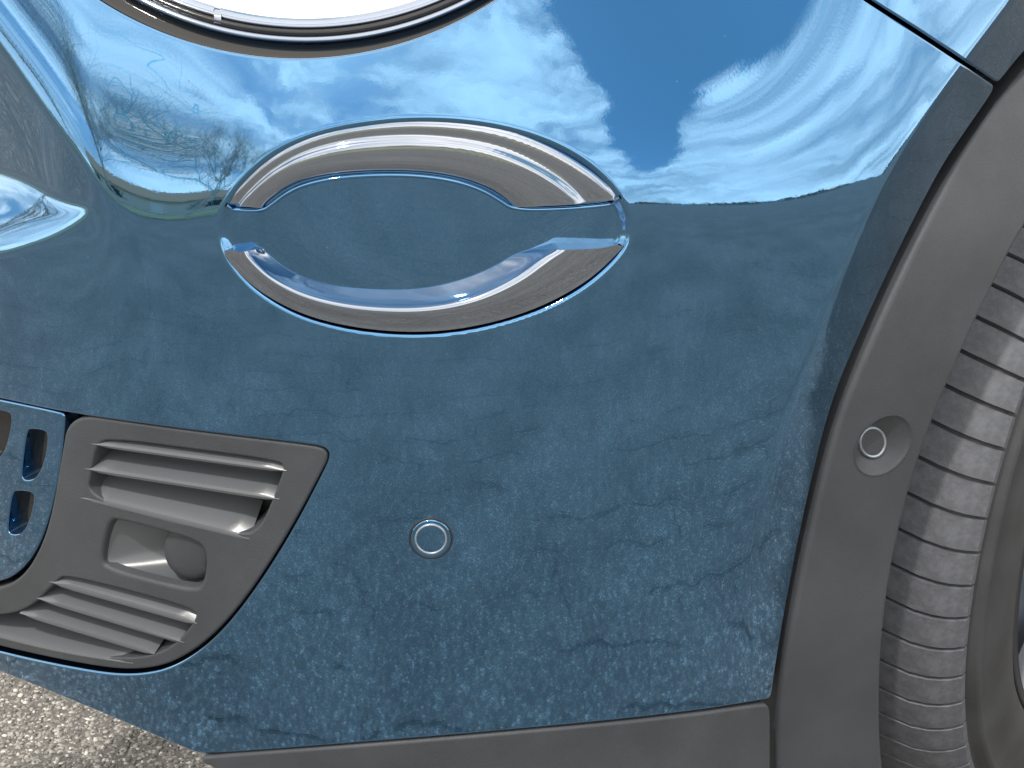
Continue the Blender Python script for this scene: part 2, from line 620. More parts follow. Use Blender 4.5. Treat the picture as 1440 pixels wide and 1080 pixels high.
def edge_roll(mb, poly, r, depth, outward=True, off=0.0, seg=5, draft=0.0, closed=True):
    """rounded lip that turns the edge of a panel inwards. outward: lip leaves the polygon's inside"""
    n = len(poly)
    px, py = poly[:, 0], poly[:, 1]
    P = S(px, py, np.full(n, off)); N = SN(px, py)
    if closed:
        T = np.roll(P, -1, 0) - np.roll(P, 1, 0)
    else:
        T = np.gradient(P, axis=0)
    T /= np.linalg.norm(T, axis=1, keepdims=True) + 1e-12
    O = np.cross(T, N)
    sgn = 1.0 if area(poly) > 0 else -1.0
    # image y points down: test numerically
    k = n // 2
    test = O * sgn
    c2 = np.stack([px, py], 1)
    tt = (np.roll(c2, -1, 0) - np.roll(c2, 1, 0))
    o2 = np.stack([tt[:, 1], -tt[:, 0]], 1) * sgn     # outward in image for y-down orientation
    o3 = o2[:, :1] * RIGHT - o2[:, 1:] * UP
    if ((test * o3).sum(1)).mean() < 0:
        test = -test
    if not outward:
        test = -test
    rows = [P]
    for i in range(1, seg + 1):
        t = i / seg * math.pi / 2
        rows.append(P + test * (r * math.sin(t)) - N * (r * (1 - math.cos(t))))
    rows.append(rows[-1] - N * depth + test * draft)
    G = np.stack(rows, 0)
    a, b = G.shape[:2]
    e = np.cross(G[1, 0] - G[0, 0], G[0, 1] - G[0, 0])
    mb.grid(G, close_v=closed, flip=bool((e * N[0]).sum() < 0) is False)
    return G


def patch(mb, outer, holes=(), step=3.0, off=0.0):
    """piece of the body sheet inside a polygon with clean edges"""
    outer = np.asarray(outer)
    x0, y0 = outer.min(0) - 2 * step; x1, y1 = outer.max(0) + 2 * step
    X, Y = np.meshgrid(np.arange(x0, x1, step), np.arange(y0, y1, step))
    ok = inside(outer, X, Y)
    for h in holes:
        ok &= ~inside(h, X, Y)
    fk = ok[:-1, :-1] | ok[1:, :-1] | ok[:-1, 1:] | ok[1:, 1:]
    use = np.zeros(ok.shape, bool)
    use[:-1, :-1] |= fk; use[1:, :-1] |= fk; use[:-1, 1:] |= fk; use[1:, 1:] |= fk
    snap = use & ~ok
    sx, sy = X[snap], Y[snap]
    best = np.full(sx.shape, 1e18); bx = sx.copy(); by = sy.copy()
    for c in [outer, *holes]:
        d, qx, qy = nearest(c, sx, sy)
        m = d < best
        best[m] = d[m]; bx[m] = qx[m]; by[m] = qy[m]
    X = X.copy(); Y = Y.copy()
    X[snap] = bx; Y[snap] = by
    idx = -np.ones(ok.shape, int)
    idx[use] = np.arange(use.sum())
    V = S(X[use], Y[use], np.full(use.sum(), off) if not callable(off) else off(X[use], Y[use]))
    j, i = np.nonzero(fk)
    fs = np.stack([idx[j, i], idx[j + 1, i], idx[j + 1, i + 1], idx[j, i + 1]], 1)
    mb.add(V, fs.tolist())


def tube(mb, pts, rad, seg=8, closed=False):
    P = np.asarray(pts, float)
    n = len(P)
    T = (np.roll(P, -1, 0) - np.roll(P, 1, 0)) if closed else np.gradient(P, axis=0)
    T /= np.linalg.norm(T, axis=1, keepdims=True) + 1e-12
    A = np.cross(T, FWD); A /= np.linalg.norm(A, axis=1, keepdims=True) + 1e-12
    B = np.cross(T, A)
    r = np.broadcast_to(np.asarray(rad, float), (n,))
    th = np.arange(seg) / seg * 2 * math.pi
    G = P[:, None] + r[:, None, None] * (np.cos(th)[None, :, None] * A[:, None] + np.sin(th)[None, :, None] * B[:, None])
    mb.grid(G, close_u=closed, close_v=True)


def resample(pts, n, closed=False):
    p = np.asarray(pts, float)
    if closed:
        p = np.vstack([p, p[:1]])
    d = np.r_[0, np.cumsum(np.linalg.norm(np.diff(p, axis=0), axis=1))]
    t = np.linspace(0, d[-1], n + (1 if closed else 0))
    q = np.stack([np.interp(t, d, p[:, k]) for k in range(p.shape[1])], 1)
    return q[:-1] if closed else q


# ------------------------------------------------------------------ ground
def mat_asphalt():
    m, g, b = material('worn_asphalt')
    P = g.node('ShaderNodeTexCoord').outputs['Object']
    Pw = g.vmath('ADD', P, g.vmath('SCALE', g.vmath('SUBTRACT', g.noise(P, 9, 4, 0.6, color=True), (0.5, 0.5, 0.5)), scale=0.07))
    st = g.vor(P, 150.0, out='Color')
    sx_, sy_, sz_ = g.xyz(st)
    dist = g.vor(P, 150.0, out='Distance')
    stone = g.mix(g.ramp(sx_, 0.15, 0.9), (0.10, 0.095, 0.088), (0.29, 0.272, 0.245))
    stone = g.mix(g.ramp(sy_, 0.87, 0.92), stone, (0.56, 0.54, 0.50))
    fine = g.noise(P, 520, 3, 0.6)
    binder = (0.08, 0.076, 0.071)
    colr = g.mix(g.ramp(dist, 0.45, 0.62), stone, binder)
    colr = g.mix(0.35, colr, g.vmath('SCALE', (0.36, 0.34, 0.31), scale=fine))
    patchy = g.ramp(g.noise(P, 2.2, 5, 0.6), 0.3, 0.7, 0.78, 1.15)
    colr = g.vmath('SCALE', colr, scale=patchy)
    qx_, qy_, _qz = g.xyz(Pw)
    cy_ = g.math('SUBTRACT', 0.35, qy_)
    rad_ = g.math('SQRT', g.math('ADD', g.math('MULTIPLY', qx_, qx_), g.math('MULTIPLY', cy_, cy_)))
    Pc = g.comb(g.math('MULTIPLY', g.math('ARCTAN2', qx_, cy_), 1.05), g.math('MULTIPLY', rad_, 1.7), 0.0)
    # darkening painted into the ground alongside the car so the flange mirrors dark
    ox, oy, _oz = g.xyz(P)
    flange_dark_ = g.math('ADD', g.math('MINIMUM', g.math('SUBTRACT', oy, 0.10), g.math('SUBTRACT', ox, 0.85)), g.math('MULTIPLY', g.noise(P, 4.0, 4, 0.6), 0.3))
    colr = g.mix(g.ramp(flange_dark_, 0.0, 0.06), colr, g.vmath('SCALE', colr, scale=0.42))
    ang_ = g.math('ARCTAN2', qx_, cy_)
    wob = g.noise(P, 2.4, 3, 0.55)
    f1 = g.math('FRACT', g.math('ADD', g.math('MULTIPLY', rad_, 6.5), g.math('MULTIPLY', wob, 1.6)))
    d1 = g.math('ABSOLUTE', g.math('SUBTRACT', f1, 0.5))
    seg1 = g.noise(g.comb(g.math('MULTIPLY', ang_, 2.6), g.math('MULTIPLY', rad_, 6.0), 3.0), 1.6, 2, 0.5)
    k1 = g.math('MULTIPLY', g.ramp(d1, 0.012, 0.036, 1.0, 0.0), g.ramp(seg1, 0.455, 0.56))
    f2 = g.math('FRACT', g.math('ADD', g.math('MULTIPLY', ang_, 5.0), g.math('MULTIPLY', g.noise(P, 3.0, 3, 0.55), 1.8)))
    d2 = g.math('ABSOLUTE', g.math('SUBTRACT', f2, 0.5))
    seg2 = g.noise(g.comb(g.math('MULTIPLY', ang_, 3.0), g.math('MULTIPLY', rad_, 3.5), 9.0), 1.7, 2, 0.5)
    k2 = g.math('MULTIPLY', g.ramp(d2, 0.007, 0.022, 0.8, 0.0), g.ramp(seg2, 0.53, 0.62))
    crack = g.math('MAXIMUM', k1, k2)
    colr = g.mix(g.math('MULTIPLY', crack, 0.6), colr, (0.03, 0.028, 0.026))
    g.put(b.inputs['Base Color'], colr)
    b.inputs['Roughness'].default_value = 0.9
    h = g.math('SUBTRACT', g.math('MULTIPLY', g.ramp(dist, 0.0, 0.6, 1.0, 0.0), 0.5), crack)
    bump = g.node('ShaderNodeBump'); bump.inputs['Strength'].default_value = 0.9
    bump.inputs['Distance'].default_value = 0.004
    g.put(bump.inputs['Height'], h)
    g.put(b.inputs['Normal'], bump.outputs[0])
    return m


M_asphalt = mat_asphalt()
GS = 400.0
road = link('asphalt_ground', [(-GS, -GS, 0), (GS, -GS, 0), (GS, GS, 0), (-GS, GS, 0)], [(0, 1, 2, 3)], M_asphalt, smooth=False)
road['kind'] = 'structure'

# ------------------------------------------------------------------ the car
car = empty('parked_car', 'glossy teal blue car, front corner with chrome trim, grey cladding and tyre', 'car', (0, 0.6, 0))
bpy.context.view_layer.update()


def adopt(o, parent=car):
    """parent without moving (meshes are written in world coordinates)"""
    o.parent = parent
    o.matrix_parent_inverse = parent.matrix_world.inverted() if parent is car else Matrix.Identity(4)
    return o


def part(mb, name, mat, parent=car, sharp=None):
    o = mb.build(name, mat, None, sharp)
    return adopt(o, parent)


# outlines ------------------------------------------------------------
LAMP_C, LAMP_R = (418.0, -432.0), 518.0
th = np.linspace(0, 2 * math.pi, 220, endpoint=False)
lamp_hole = np.stack([LAMP_C[0] + LAMP_R * np.cos(th), LAMP_C[1] + LAMP_R * np.sin(th)], 1)

CL_OUT = [(1600, -120), (1520, 0), (1440, 92), (1405, 124), (1370, 175), (1330, 240), (1268, 362), (1218, 470), (1175, 570), (1145, 690), (1118, 820), (1099, 930), (1090, 990)]
CL_IN = [(1600, 120), (1520, 215), (1440, 318), (1397, 400), (1350, 498), (1308, 600), (1278, 690), (1254, 790), (1240, 890), (1236, 1000), (1240, 1080), (1256, 1240)]

grille_hole = chaikin([(-250, 505), (-250, 505), (-120, 533), (0, 557), (92, 577), (180, 590), (300, 606), (440, 622), (460, 627), (468, 639), (461, 660), (405, 765), (345, 855), (294, 911), (243, 943), (190, 953), (130, 948),
                       (0, 921), (-120, 886), (-250, 850), (-250, 850)], 3)
# the cut for the lower intakes stays inside the panel
mb = MB()
bl = chaikin([(-255, -255), (-255, -255), (840, -255), (860, -255), (1020, -128), (1206, -2), (1300, 58), (1393, 120), (1397, 123), (1392, 133),
              (1358, 182), (1320, 238), (1258, 360), (1208, 468), (1166, 568), (1136, 690), (1109, 820), (1090, 930), (1084, 972), (1083, 980), (1076, 982), (950, 1002), (700, 1026), (480, 1044), (290, 1059),
              (270, 1055), (150, 1003), (0, 942), (-120, 898), (-255, 852), (-255, 852)], 3)
patch(mb, bl, [lamp_hole, grille_hole], 3.0)
edge_roll(mb, bl, 0.0022, 0.012, True)
edge_roll(mb, lamp_hole, 0.0026, 0.030, False)
edge_roll(mb, grille_hole, 0.0020, 0.020, False)
bumper = part(mb, 'front_bumper', M_paint)

fender_outline = chaikin([(880, -258), (1032, -136), (1217, -10), (1310, 49), (1399, 110), (1404, 113), (1409, 108), (1428, 84), (1508, -8), (1590, -130), (1590, -130), (1590, -258), (1590, -258), (880, -258)], 3)
mb = MB()
patch(mb, fender_outline, (), 3.0)
edge_roll(mb, fender_outline, 0.0018, 0.012, True)
fender = part(mb, 'front_wing', M_paint)

# dark shell added behind every gap to block light and keep it black
mb = MB()
X, Y = np.meshgrid(np.arange(-255, 1590, 24.0), np.arange(-255, 1060, 24.0))
keep = inside(chaikin([(-255, -255), (1590, -255), (1560, 40), (1480, 130), (1385, 270), (1270, 480), (1195, 690), (1150, 930), (1130, 1010), (700, 1030), (290, 1050), (-255, 860)], 2), X, Y) & ~inside(grille_hole, X, Y) & ~inside(np.stack([LAMP_C[0] + (LAMP_R + 34) * np.cos(th), LAMP_C[1] + (LAMP_R + 34) * np.sin(th)], 1), X, Y)
P = S(X.ravel(), Y.ravel(), np.full(X.size, -0.018)).reshape(*X.shape, 3)
idx = np.arange(X.size).reshape(X.shape)
fk = keep[:-1, :-1] & keep[1:, :-1] & keep[:-1, 1:] & keep[1:, 1:]
j, i = np.nonzero(fk)
mb.add(P, np.stack([idx[j, i], idx[j + 1, i], idx[j + 1, i + 1], idx[j, i + 1]], 1).tolist())
part(mb, 'gap_light_block', M_black)

# grey cladding -------------------------------------------------------
clad_outline = chaikin([(1595, -100), (1528, 14), (1450, 104), (1414, 138), (1380, 186), (1340, 250), (1278, 370), (1228, 478), (1184, 580), (1154, 696), (1127, 824), (1107, 934), (1098, 995), (1095, 1060), (1094, 1238), (1094, 1238),
                        (1246, 1238), (1246, 1238), (1233, 1080), (1228, 1000), (1232, 890), (1246, 788), (1270, 686), (1300, 596), (1342, 494), (1389, 396), (1432, 312), (1512, 206), (1595, 110)], 3)
use_sheet(SIDE)
tq = np.linspace(0, 2 * math.pi, 72, endpoint=False)
cup_rim = np.stack([1238 + 39 * np.cos(tq) - 9 * np.sin(tq), 624 - 5 * np.cos(tq) + 42 * np.sin(tq)], 1)
mb = MB()
patch(mb, clad_outline, [cup_rim], 3.0, 0.003)
edge_roll(mb, clad_outline, 0.0042, 0.03, True, 0.003, seg=7)
cladding = part(mb, 'wheel_arch_cladding', M_grey)

use_sheet(SKIRT)
skirt_outline = chaikin([(285, 1069), (300, 1066), (480, 1053), (700, 1035), (950, 1011), (1070, 993), (1078, 995), (1080, 1010), (1078, 1238), (1078, 1238), (700, 1238), (500, 1160), (300, 1075)], 3)
mb = MB()
patch(mb, skirt_outline, (), 4.0, 0.001)
edge_roll(mb, skirt_outline, 0.0022, 0.02, True, 0.001)
part(mb, 'lower_skirt', M_grey)
use_sheet(BODY)


def outline_curve(pts, n, it=3):
    return resample(chaikin(pts, it, closed=False), n)


def loft(mb, rows, **k):
    mb.grid(np.stack(rows, 0), **k)


# sensor in the cladding ------------------------------------------------
use_sheet(SIDE)
n = 48
rim = resample(cup_rim, n, True)
ang = np.arctan2(rim[:, 1] - 624, rim[:, 0] - 1238)
inn = np.stack([1231 + 19 * np.cos(ang), 624 + 22 * np.sin(ang)], 1)
Pr = S(rim[:, 0], rim[:, 1], np.full(n, 0.003)); Pi = S(inn[:, 0], inn[:, 1], np.full(n, -0.0045))
mb = MB()
Nn = SN(rim[:, 0], rim[:, 1])
c0 = Pr.mean(0)
rows = [Pr + Nn * 0.0004 + (Pr - c0) * 0.03, Pr + Nn * 0.0007, Pr + (c0 - Pr) * 0.04 - Nn * 0.0006]
for t in (0.12, 0.3, 0.5, 0.7, 0.88, 1.0):
    rows.append((Pr + (c0 - Pr) * 0.04 - Nn * 0.0006) * (1 - t) + Pi * t)
loft(mb, rows, close_v=True, flip=True)
cup = part(mb, 'sensor_cup', M_grey)
mb = MB()
ci = Pi.mean(0)
ni = SN(np.array([1225.0]), np.array([624.0]))[0]
rows = [Pi + (Pi - ci) * 0.02, Pi + ni * 0.0024 - (Pi - ci) * 0.02, Pi + ni * 0.0026 - (Pi - ci) * 0.10, Pi + ni * 0.0018 - (Pi - ci) * 0.16]
loft(mb, rows, close_v=True, flip=True)
adopt_child = part(mb, 'sensor_ring', M_ring, cup)
mb = MB()
rows = [ci + (Pi - ci) * k + ni * (0.0018 - 0.0002 * (1 - k)) for k in (0.84, 0.6, 0.3, 0.02)]
loft(mb, rows, close_v=True, flip=True)
part(mb, 'sensor_face', M_grey, cup)
use_sheet(BODY)

# sensor in the bumper ---------------------------------------------------
def circle(cx, cy, rx, ry, n=48):
    t = np.linspace(0, 2 * math.pi, n, endpoint=False)
    return np.stack([cx + rx * np.cos(t), cy + ry * np.sin(t)], 1)


def annulus(mb, cx, cy, prof, n=56, ratio=0.93, sheet=None):
    rows = []
    for r, off in prof:
        c = circle(cx, cy, r, r * ratio, n)
        rows.append(S(c[:, 0], c[:, 1], np.full(n, off), sheet))
    loft(mb, rows, close_v=True, flip=True)


mb = MB(); annulus(mb, 606, 757, [(31.5, 0.0001), (31, 0.0004), (29.5, 0.0005), (28.6, 0.0001)])
sensor = part(mb, 'parking_sensor', M_seal)
mb = MB(); annulus(mb, 606, 757, [(28.7, 0.0002), (28, 0.0009), (26.5, 0.0011), (24, 0.0006), (22.5, 0.0005)])
part(mb, 'sensor_collar', M_paint, sensor)
mb = MB(); annulus(mb, 606, 757, [(23.2, 0.0004), (22.6, 0.0014), (21.6, 0.0018), (20.4, 0.0015), (20.0, 0.0008)])
part(mb, 'sensor_ring', M_ring, sensor)
mb = MB(); annulus(mb, 606, 757, [(20.4, 0.0008), (15, 0.0010), (8, 0.0011), (0.3, 0.0011)])
part(mb, 'sensor_face', M_paint, sensor)

# lamp trim: two chrome crescents ------------------------------------------
NT = 200
up_out = outline_curve([(320, 286), (322, 282), (345, 257), (376, 228), (420, 201), (470, 184), (530, 174), (600, 171), (670, 177), (732, 191), (792, 218), (838, 249), (868, 279), (869, 283)], NT)
up_in = outline_curve([(371, 291), (378, 282), (405, 262), (435, 250), (480, 242), (535, 239), (590, 240), (640, 247), (680, 260), (706, 275), (722, 290)], NT)
lo_out = outline_curve([(315, 353), (317, 362), (336, 385), (366, 411), (410, 436), (460, 453), (520, 464), (585, 468), (650, 463), (716, 448), (776, 425), (832, 392), (872, 353), (877, 346)], NT)
lo_in = outline_curve([(371, 350), (378, 358), (398, 376), (432, 393), (480, 404), (540, 408), (590, 407), (640, 397), (690, 378), (722, 358), (744, 351)], NT)


def crescent_rows(A, B, prof):
    return [(A * (1 - s_) + B * s_) for s_ in prof]


def close_sides(mb, rows, nrm, thick):
    G = np.stack(rows, 0)
    mb.grid(G, flip=True)
    k = len(rows)
    ring = np.vstack([G[0], G[1:-1, -1], G[-1][::-1], G[1:-1, 0][::-1]])
    rn = np.vstack([nrm, np.repeat(nrm[-1:], k - 2, 0), nrm[::-1], np.repeat(nrm[:1], k - 2, 0)])
    mb.grid(np.stack([ring, ring - rn * 0.0006, ring - rn * thick], 0), close_v=True)


# upper piece: slopes back from its outer rim to the pocket floor, with one ledge
PA = S(up_out[:, 0], up_out[:, 1], np.full(NT, -0.0020), ZBODY)
PB = S(up_in[:, 0], up_in[:, 1], np.zeros(NT), ZFLOOR) + SN(up_in[:, 0], np.full(NT, 520.0)) * 0.003
nrm = SN(0.5 * (up_out[:, 0] + up_in[:, 0]), np.full(NT, 520.0))
rows = []
for s_, lift in [(0.0, -0.0008), (0.03, 0.0), (0.10, 0.0004), (0.22, 0.0), (0.31, -0.0004), (0.345, 0.0), (0.375, 0.0016), (0.40, 0.0024), (0.45, 0.0026), (0.60, 0.0024), (0.78, 0.0020), (0.88, 0.0014), (0.96, 0.0004), (1.0, -0.0012)]:
    rows.append(PA * (1 - s_) + PB * s_ + nrm * lift)
mb = MB(); close_sides(mb, rows, nrm, 0.012)
part(mb, 'upper_chrome_trim', M_chrome, sharp=55)
# lower piece: proud front face, a bright ridge, then a shelf that runs back to the pocket floor
nrm = SN(0.5 * (lo_out[:, 0] + lo_in[:, 0]), np.full(NT, 520.0))
tt = np.linspace(0, 1, NT)
ridge = 0.60 + 0.10 * sstep(0.6, 1.0, tt)
rows = []
for k_, off in [(0.0, 0.0002), (0.04, 0.0014), (0.10, 0.0024), (0.35, 0.0034), (0.65, 0.0042), (0.86, 0.0046), (0.94, 0.0044), (1.0, 0.0034)]:
    s_ = (ridge * k_)[:, None]
    q = lo_out * (1 - s_) + lo_in * s_
    rows.append(S(q[:, 0], q[:, 1], np.full(NT, off), ZBODY))
R1 = rows[-1]
PB = S(lo_in[:, 0], lo_in[:, 1], np.full(NT, 0.0), ZFLOOR) + nrm * 0.001
PB = R1 + (PB - R1) * 1.0
for k_, lift in [(0.06, -0.0008), (0.2, -0.0018), (0.5, -0.0016), (0.8, -0.0006), (1.0, 0.0)]:
    rows.append(R1 * (1 - k_) + PB * k_ + nrm * lift)
mb = MB(); close_sides(mb, rows, nrm, 0.026)
part(mb, 'lower_chrome_trim', M_chrome, sharp=55)

# painted bead that frames each crescent from below
mb = MB()
c = np.vstack([up_in[::-1] + 0, ])
low_edge = chaikin([(318, 287), (324, 293), (345, 295), (371, 295), (382, 287), (407, 268), (437, 256), (482, 248), (536, 245), (590, 246), (639, 253), (678, 266), (703, 281), (722, 294), (790, 293), (850, 288), (866, 284), (872, 276)], 3, closed=False)
le = resample(low_edge, 150)
tube(mb, S(le[:, 0], le[:, 1], np.full(150, 0.0022)), 0.0013, 8)
part(mb, 'trim_seat_bead', M_paint)

# corner grille in grey plastic --------------------------------------------
plate = chaikin([(97, 586), (180, 599), (300, 615), (436, 631), (452, 635), (457, 643), (450, 659), (396, 758), (336, 848), (287, 901), (238, 932), (190, 941), (130, 936), (0, 909), (-120, 874), (-240, 838), (-240, 838), (-240, 836), (-120, 843), (0, 834),
                 (34, 814), (59, 772), (74, 722), (86, 652)], 3)
open_a = chaikin([(132, 622), (155, 615), (270, 630), (389, 646), (402, 656), (397, 675), (374, 733), (362, 748), (344, 757), (230, 735), (118, 701), (124, 660)], 3)
open_b = chaikin([(150, 728), (165, 727), (270, 755), (290, 770), (294, 795), (289, 825), (276, 837), (215, 824), (152, 806), (136, 793), (141, 755)], 3)
open_c = chaikin([(76, 815), (89, 807), (180, 829), (268, 854), (279, 866), (270, 884), (252, 906), (218, 926), (166, 931), (80, 918), (0, 900), (-90, 878), (-95, 862), (-20, 866), (36, 858)], 3)
mb = MB()
patch(mb, plate, [open_a, open_b, open_c], 2.5, -0.0012)
edge_roll(mb, plate, 0.0022, 0.016, True, -0.0012)
edge_roll(mb, open_a, 0.0016, 0.022, False, -0.0012, draft=0.002)
edge_roll(mb, open_b, 0.0030, 0.004, False, -0.0012, draft=0.001)
edge_roll(mb, open_c, 0.0016, 0.022, False, -0.0012, draft=0.002)
grille = part(mb, 'corner_grille', M_grey)


def flat_back(name, poly, off, mat, parent, step=6.0):
    mb = MB()
    patch(mb, poly, (), step, off)
    return part(mb, name, mat, parent)


flat_back('grille_backing', open_a + (open_a - open_a.mean(0)) * 0.08, -0.030, M_black, grille)
flat_back('grille_backing', open_c + (open_c - open_c.mean(0)) * 0.06, -0.030, M_black, grille)


def slat(p0, p1, thick_px, depth, rise, shrink=0.0, bow=0.0):
    """blade that runs along a line of the opening and goes back into it"""
    k = 14
    t = np.linspace(0, 1, k)
    fx = p0[0] + (p1[0] - p0[0]) * t; fy = p0[1] + (p1[1] - p0[1]) * t + bow * np.sin(t * math.pi)
    taper = np.clip(np.minimum(t * 9 + 0.15, (1 - t) * 12 + 0.3), 0, 1)
    Ft = S(fx, fy - 0.5 * thick_px * taper, np.full(k, -0.0016))
    Fm = S(fx, fy, np.full(k, -0.0008))
    Fb = S(fx, fy + 0.5 * thick_px * taper, np.full(k, -0.0016))
    N = SN(fx, fy)
    hz_ = N.copy(); hz_[:, 2] = 0; hz_ /= np.linalg.norm(hz_, axis=1, keepdims=True)
    back = -hz_ * depth + np.array([0, 0, rise])
    rows = [Ft + back, Ft + back * 0.5, Ft, Fm, Fb, Fb + back * 0.5 + np.array([0, 0, 0.0005]), Fb + back + np.array([0, 0, 0.001])]
    mb = MB()
    mb.grid(np.stack(rows, 0), flip=True)
    # close the ends
    for e in (0, k - 1):
        q = np.stack([r[e] for r in rows])
        mb.add(q, [tuple(range(len(rows)))])
    return part(mb, 'slat', M_grey_smooth_lit, grille, sharp=40)


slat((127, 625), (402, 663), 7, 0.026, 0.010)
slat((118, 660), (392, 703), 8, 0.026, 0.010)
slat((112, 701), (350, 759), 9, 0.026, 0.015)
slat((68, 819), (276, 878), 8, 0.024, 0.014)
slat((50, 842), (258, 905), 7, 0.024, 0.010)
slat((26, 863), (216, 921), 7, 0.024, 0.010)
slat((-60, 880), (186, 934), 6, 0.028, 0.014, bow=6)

# dished recess with its round plug
n = 64
ob = resample(open_b, n, True)
Po = S(ob[:, 0], ob[:, 1], np.full(n, -0.0042))
No = SN(ob[:, 0], ob[:, 1])
cen = np.array([222.0, 785.0])
ob2 = ob + (cen - ob) * 0.06
mb = MB()
deep = 0.004 + 0.018 * sstep(135, 215, ob[:, 0])
rows = [S(ob[:, 0], ob[:, 1], np.full(n, -0.0030))]
for k, dd in ((0.05, 0.35), (0.16, 0.75), (0.4, 0.95), (0.7, 1.0), (0.98, 1.0)):
    q = ob + (cen + np.array([12, -8]) - ob) * k
    dq = 0.008 + 0.020 * sstep(140, 225, q[:, 0])
    rows.append(S(q[:, 0], q[:, 1], -0.003 - dq * dd))
loft(mb, rows, close_v=True, flip=True)
part(mb, 'recess_bowl', M_grey_smooth_lit, grille)
mb = MB()
plug = []
for r, off in [(1.0, -0.022), (0.985, -0.0100), (0.93, -0.0082), (0.75, -0.0066), (0.5, -0.0056), (0.25, -0.0052), (0.01, -0.0050)]:
    c = circle(262, 781, 43 * r, 44 * r, 48)
    inb = c.copy()
    inb[:, 0] = np.minimum(inb[:, 0], 287); inb[:, 1] = np.clip(inb[:, 1], 748, 832)
    plug.append(S(inb[:, 0], inb[:, 1], np.full(48, off)))
loft(mb, plug, close_v=True, flip=True)
part(mb, 'round_plug', M_grey, grille)

# centre grille in body colour (only its right end is in view) ------------------
cg = chaikin([(-245, 516), (-245, 516), (-120, 543), (0, 567), (80, 584), (85, 587), (80, 650), (67, 716), (50, 766), (27, 800), (-4, 820), (-120, 832), (-245, 828), (-245, 828)], 3)
slots = [chaikin([(32, 605), (40, 603), (58, 605), (65, 613), (61, 645), (53, 668), (42, 680), (24, 678), (26, 650)], 3),
         chaikin([(12, 692), (20, 690), (40, 692), (46, 699), (42, 722), (35, 744), (24, 757), (5, 754), (6, 730)], 3),
         chaikin([(-40, 577), (-30, 575), (6, 578), (14, 586), (10, 615), (2, 640), (-10, 652), (-48, 648), (-46, 620)], 3),
         chaikin([(-62, 668), (-52, 664), (-14, 668), (-6, 676), (-12, 706), (-22, 732), (-34, 742), (-72, 738), (-68, 706)], 3)]
mb = MB()
patch(mb, cg, slots, 2.5, -0.0025)
edge_roll(mb, cg, 0.0020, 0.016, True, -0.0025)
for sl_ in slots:
    edge_roll(mb, sl_, 0.0012, 0.012, False, -0.0025)
cgrille = part(mb, 'centre_grille', M_paint)
for sl_ in slots:
    c = sl_.mean(0)
    q = c + (sl_ - c) * 1.02
    q = q + np.array([-8.0, 3.0])
    flat_back('slot_floor', q, -0.0125, M_gloss_black, cgrille, 4.0)
flat_back('grille_backing', grille_hole + (grille_hole - grille_hole.mean(0)) * 0.02, -0.034, M_black, cgrille, 12.0)

# head lamp ---------------------------------------------------------------------
lp = S(np.array([418.0]), np.array([88.0]), 0.0, ZBODY)[0]
tilt = R_(14)
ln = -FWD * math.cos(tilt) + UP * math.sin(tilt)


def lamp_pt(px, py, off):
    px = np.asarray(px, float); py = np.asarray(py, float)
    d = ((px - CX) / F)[..., None] * RIGHT + ((CY - py) / F)[..., None] * UP + FWD
    o = np.asarray(off, float)
    t = ((lp - CAM) @ ln + o) / (d @ ln)
    return CAM + d * t[..., None]


def lamp_ring(mb, prof, cx=430.0, cy=-448.0, n=260):
    t = np.linspace(0, 2 * math.pi, n, endpoint=False)
    rows = [lamp_pt(cx + r * np.cos(t), cy + r * np.sin(t), np.full(n, o)) for r, o in prof]
    loft(mb, rows, close_v=True, flip=True)


mb = MB(); lamp_ring(mb, [(536, -0.020), (520, -0.022), (508, -0.022), (500, -0.024)])
lamp = part(mb, 'head_lamp', M_gloss_black)
mb = MB(); lamp_ring(mb, [(508, -0.022), (508, -0.018), (506, -0.0165), (503, -0.0160), (500, -0.0168), (498.5, -0.019), (498, -0.022)])
part(mb, 'chrome_ring', M_chrome, lamp)
mb = MB(); lamp_ring(mb, [(499, -0.020), (494, -0.017), (490, -0.018), (488, -0.021)])
part(mb, 'bezel_ring', M_gloss_black, lamp)
mb = MB(); lamp_ring(mb, [(489, -0.021), (487, -0.0185), (484, -0.018), (481, -0.020), (478, -0.024), (466, -0.034)])
part(mb, 'inner_chrome_ring', M_chrome, lamp)
mb = MB(); lamp_ring(mb, [(474, -0.026), (470, -0.022), (455, -0.020), (430, -0.020), (404, -0.022), (398, -0.030)])
part(mb, 'light_guide', M_drl, lamp)
t_ = np.array([298.0, 304.0, 312.0, 318.0])
mb = MB()
loft(mb, [lamp_pt(np.array([301.0, 304.0, 308.0, 311.0]), np.array([y_, y_ + 1, y_ + 2, y_ + 2.5]), np.full(4, o_)) for y_, o_ in ((8, -0.024), (10, -0.0175), (22, -0.017), (31, -0.018), (33, -0.024))], flip=True)
part(mb, 'lamp_clip', M_chrome, lamp)
mb = MB(); lamp_ring(mb, [(402, -0.028), (300, -0.060), (160, -0.085), (4, -0.095)])
part(mb, 'reflector', M_chrome, lamp)

# wheel ---------------------------------------------------------------------------
AL = R_(50)
AX = np.array([math.sin(AL), -math.cos(AL), 0]); E1 = np.array([-math.cos(AL), -math.sin(AL), 0]); E2 = np.array([0, 0, 1.0])
WC = np.array([0.562, 0.42, 0.352])


def wheel_pts(r, w, phi):
    r, w, phi = np.broadcast_arrays(np.asarray(r, float), np.asarray(w, float), np.asarray(phi, float))
    return WC + w[..., None] * AX + (r * np.cos(phi))[..., None] * E1 + (r * np.sin(phi))[..., None] * E2


def tread_r(w):
    return np.interp(w, [-0.26, -0.235, -0.20, -0.06, -0.025, -0.008, 0.004, 0.012], [0.325, 0.340, 0.350, 0.350, 0.346, 0.340, 0.331, 0.322])


